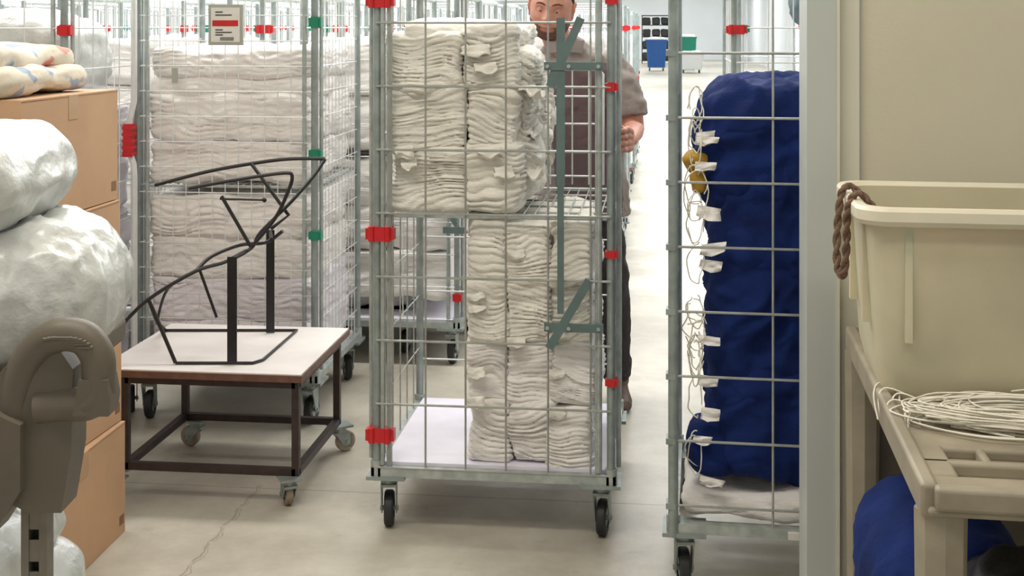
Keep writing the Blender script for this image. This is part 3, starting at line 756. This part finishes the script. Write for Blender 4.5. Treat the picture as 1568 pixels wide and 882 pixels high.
def headpt(ux,uy,uz,off=0):
    r=Vector((ux*.078,uy*.098,uz*.122))
    if uz<-.1:
        t_=min(1,(-uz-.1)/.9)
        if uy>0: r.y*=1-.5*t_
        r.x*=1+.30*t_*(1-abs(ux)*.6)
    if uy>0: r.y*=1.03
    x,z=r.x,r.z; fr=max(0,-uy)**.5
    d=0; np=0
    if z<.034 and z>-.045:
        np=(.034-z)/.062 if z>-.028 else max(0,1-(-.028-z)/.010)
    d+=.030*np*ga(x,.009+.004*max(0,np))
    d+=.014*(ga(x-.014,.007)+ga(x+.014,.007))*ga(z+.031,.008)
    d+=-.012*(ga(x-.031,.017)+ga(x+.031,.017))*ga(z-.004,.014)
    d+=.006*ga(z-.028,.010)*(ga(x-.03,.022)+ga(x+.03,.022))
    d+=.008*ga(z+.060,.007)*ga(x,.022)+.007*ga(z+.075,.007)*ga(x,.020)-.004*ga(z+.067,.003)*ga(x,.026)
    d+=.010*ga(z+.105,.016)*ga(x,.026)
    d+=.006*ga(z+.025,.02)*(ga(x-.048,.02)+ga(x+.048,.02))
    r.y-=d*fr
    nrm=Vector((ux/.078,uy/.098,uz/.122)).normalized()
    return r+nrm*off
def headmesh(mb,mt,mask=None,off=0,nu=120,nv=90):
    vs=[];fs=[];keep=[]
    for i in range(nv+1):
        a=math.pi*i/nv
        for k in range(nu):
            q=2*math.pi*k/nu; ux,uy,uz=math.sin(a)*math.cos(q),math.sin(a)*math.sin(q),-math.cos(a)
            m_=mask(ux*.078,uy,uz*.122) if mask else 1
            o=-.003+(off+.003)*min(1,max(0,m_*1.0)) if mask else 0
            o+= (.0012*nz(ux*24,uy*24,uz*24) if mask else 0)
            vs.append(HC+HR@headpt(ux,uy,uz,o)); keep.append(m_>-.3)
    for i in range(nv):
        for k in range(nu):
            f=(i*nu+k,i*nu+(k+1)%nu,(i+1)*nu+(k+1)%nu,(i+1)*nu+k)
            if all(keep[j] for j in f): fs.append(f)
    mb.add(vs,fs,mt)
g=MB(); headmesh(g,M_skin)
for sx in(-1,1):
    pts=[]
    for q in range(13):
        a=2*math.pi*q/12; pts.append(HC+HR@Vector((sx*(.080+.006*(math.sin(a)>0)),.012+.016*math.cos(a)+.006*math.sin(a),-.002+.030*math.sin(a))))
    g.tube(pts[:-1],.0055,M_skin,8,closed=True)
    g.sphere(HC+HR@Vector((sx*.078,.014,-.002)),.02,M_skin,12,(.3,.7,1.2))
g.tube([HC+HR@Vector((0,.02,-.05)),(.185,5.04,1.50),(.21,5.08,1.44)],[.058,.056,.062],M_skin,20)
def arm(el,wr,sx,post):
    el=Vector(el);wr=Vector(wr)
    up=el+Vector((-.01*sx,.02,.10))
    g.tube([up,el,el.lerp(wr,.25),el.lerp(wr,.6),wr],[.046,.044,.043,.035,.026],M_skin,16)
    c=Vector(post); rg=.0245
    def pol(deg,r,z):
        a=math.radians(deg); return c+Vector((sx*r*math.cos(a),r*math.sin(a),z))
    for i,zz in enumerate((.036,.012,-.012,-.036)):
        k=pol(12,.031,zz)
        g.tube([wr+Vector((0,0,zz*.3)),wr.lerp(k,.45)+Vector((sx*.004,0,zz*.35)),k+Vector((sx*.004,.012,0)),k],[.017,.0165,.0135,.0115],M_skin,12)
    g.tube([wr,wr.lerp(pol(30,.03,0),.6),pol(40,.028,-.012)],[.024,.022,.014],M_skin,12)
    for (zz,ln) in((.036,.90),(.012,1.02),(-.012,.96),(-.035,.78)):
        pts=[];rs=[]
        for q in range(15):
            t=q/14; deg=12-205*ln*t
            seg=abs(math.sin(t*3*math.pi))
            pts.append(pol(deg,rg+.004*(1-seg)*(t<.95),zz*(1-.06*t)-.004*t)); rs.append((.0102-.0028*t)*(1+.07*(1-seg)))
        g.tube(pts,rs,M_skin,12); g.sphere(pts[-1],rs[-1],M_skin,10)
    pts=[pol(45,.034,.012),pol(62,.036,.034),pol(88,.031,.05),pol(115,.027,.056),pol(142,.0255,.058),pol(160,.0255,.057)]
    g.tube([wr.lerp(pts[0],.5)]+pts,[.015,.016,.0135,.0115,.0115,.0105,.0085],M_skin,12); g.sphere(pts[-1],.0085,M_skin,10)
def inv(x,y): return (x*CA+y*SA,-x*SA+y*CA)
pr=inv(OC[0]+W,OC[1]+.72); pl=inv(OC[0],OC[1]+.72)
arm((.478,5.02,1.17),(pr[0]+.052,pr[1]+.095,1.155),1,(pr[0],pr[1],1.165))
arm((-.10,5.02,1.18),(pl[0]+.02,pl[1]+.10,1.155),-1,(pl[0],pl[1],1.165))
part(g,'head_and_arms',.0028,2)
def beardm(x,uy,z):
    if uy>.25: return -1
    v=min(1,(-.045-z)/.014+ (abs(x)-.03)/.03*1.0)
    if z>-.012: v=min(v,-.5)
    lip=ga(z+.067,.011)*ga(x,.024)
    if lip>.45: v=-.6
    return v
g=MB(); headmesh(g,M_stub,beardm,.0012); part(g,'short_beard')
def hairm(x,uy,z):
    line=.068-.07*max(0,(uy+.55)) if uy<.6 else -.03
    if uy>-.55: line=.068-.075*(uy+.55)
    return min(1,(z-line)/.01)
g=MB(); headmesh(g,M_beard,hairm,.008); part(g,'hair')
g=MB()
for sx in(-1,1):
    c=HC+HR@Vector((sx*.031,-.0745,.003)); g.sphere(c,.0125,M_eyew,16)
    g.sphere(c+HR@Vector((0,-.0085,-.002)),.0052,M_eyed,12)
    vs=[];n=14
    for i in range(7):
        a=math.radians(-2+92*i/6)
        for k in range(n):
            q=math.pi+math.pi*k/(n-1); vs.append(c+HR@Vector((.0138*math.cos(a)*math.cos(q),.0138*math.cos(a)*math.sin(q),.0138*math.sin(a)-.001)))
    fs=[(i*n+k,i*n+k+1,(i+1)*n+k+1,(i+1)*n+k) for i in range(6) for k in range(n-1)]; g.add(vs,fs,M_skin)
    g.tube([HC+HR@Vector((sx*x_,-y_,z_)) for x_,y_,z_ in((.012,.0965,.024),(.024,.095,.030),(.037,.088,.031),(.050,.076,.025))],[.002,.0034,.0032,.0015],M_beard,8)
g.tube([HC+HR@Vector((x_,-.0975+abs(x_)*.35,-.0665)) for x_ in(-.024,-.012,0,.012,.024)],[.001,.003,.0035,.003,.001],M_lip,8)
part(g,'eyes_and_lips')
# ------------------------------------------------------------ lights
def fixture(x,y,pw,col,z=4.1,sx=3.0,sy=.5):
    g=MB(); g.box(-sx/2-.05,sx/2+.05,-sy/2-.05,sy/2+.05,.02,.10,M_wirew); e=g.obj('ceiling_and_fill_fixture',(x,y,z))
    l=bpy.data.lights.new('tube_and_fill_lamp','AREA'); l.shape='RECTANGLE'; l.size=sx; l.size_y=sy; l.energy=pw; l.color=col
    o=bpy.data.objects.new('tube_and_fill_lamp',l); COL.objects.link(o); o.parent=e; o.location=(0,0,0)
COOL=(.97,.985,1.0); WARM=(1.0,.935,.83)
for Y in(5.2,8.2,11.5,16,22,29,37,46,55):
    for X in(-4.6,-1.0,2.4):
        if Y<6 and X>2: continue
        fixture(X,Y,{5.2:94,8.2:122}.get(Y,138),COOL if Y>6 else (1,.975,.93))
fixture(-1.6,1.6,86,WARM); fixture(1.2,.6,44,WARM)  # warm lamps added above the camera side as unseen front fill
w=bpy.data.worlds.new('World'); bpy.context.scene.world=w; w.use_nodes=True
w.node_tree.nodes['Background'].inputs[0].default_value=(1,.95,.88,1); w.node_tree.nodes['Background'].inputs[1].default_value=.55
# ------------------------------------------------------------ camera
c=bpy.data.cameras.new('camera'); co=bpy.data.objects.new('camera',c); COL.objects.link(co)
co.location=(0,0,1.575); co.rotation_euler=(math.radians(90),0,YAW); c.sensor_width=36; c.lens=44.8; c.shift_y=-.2557; c.clip_end=200
bpy.context.scene.camera=co
bpy.context.scene.view_settings.view_transform='Standard'
bpy.context.scene.view_settings.exposure=0
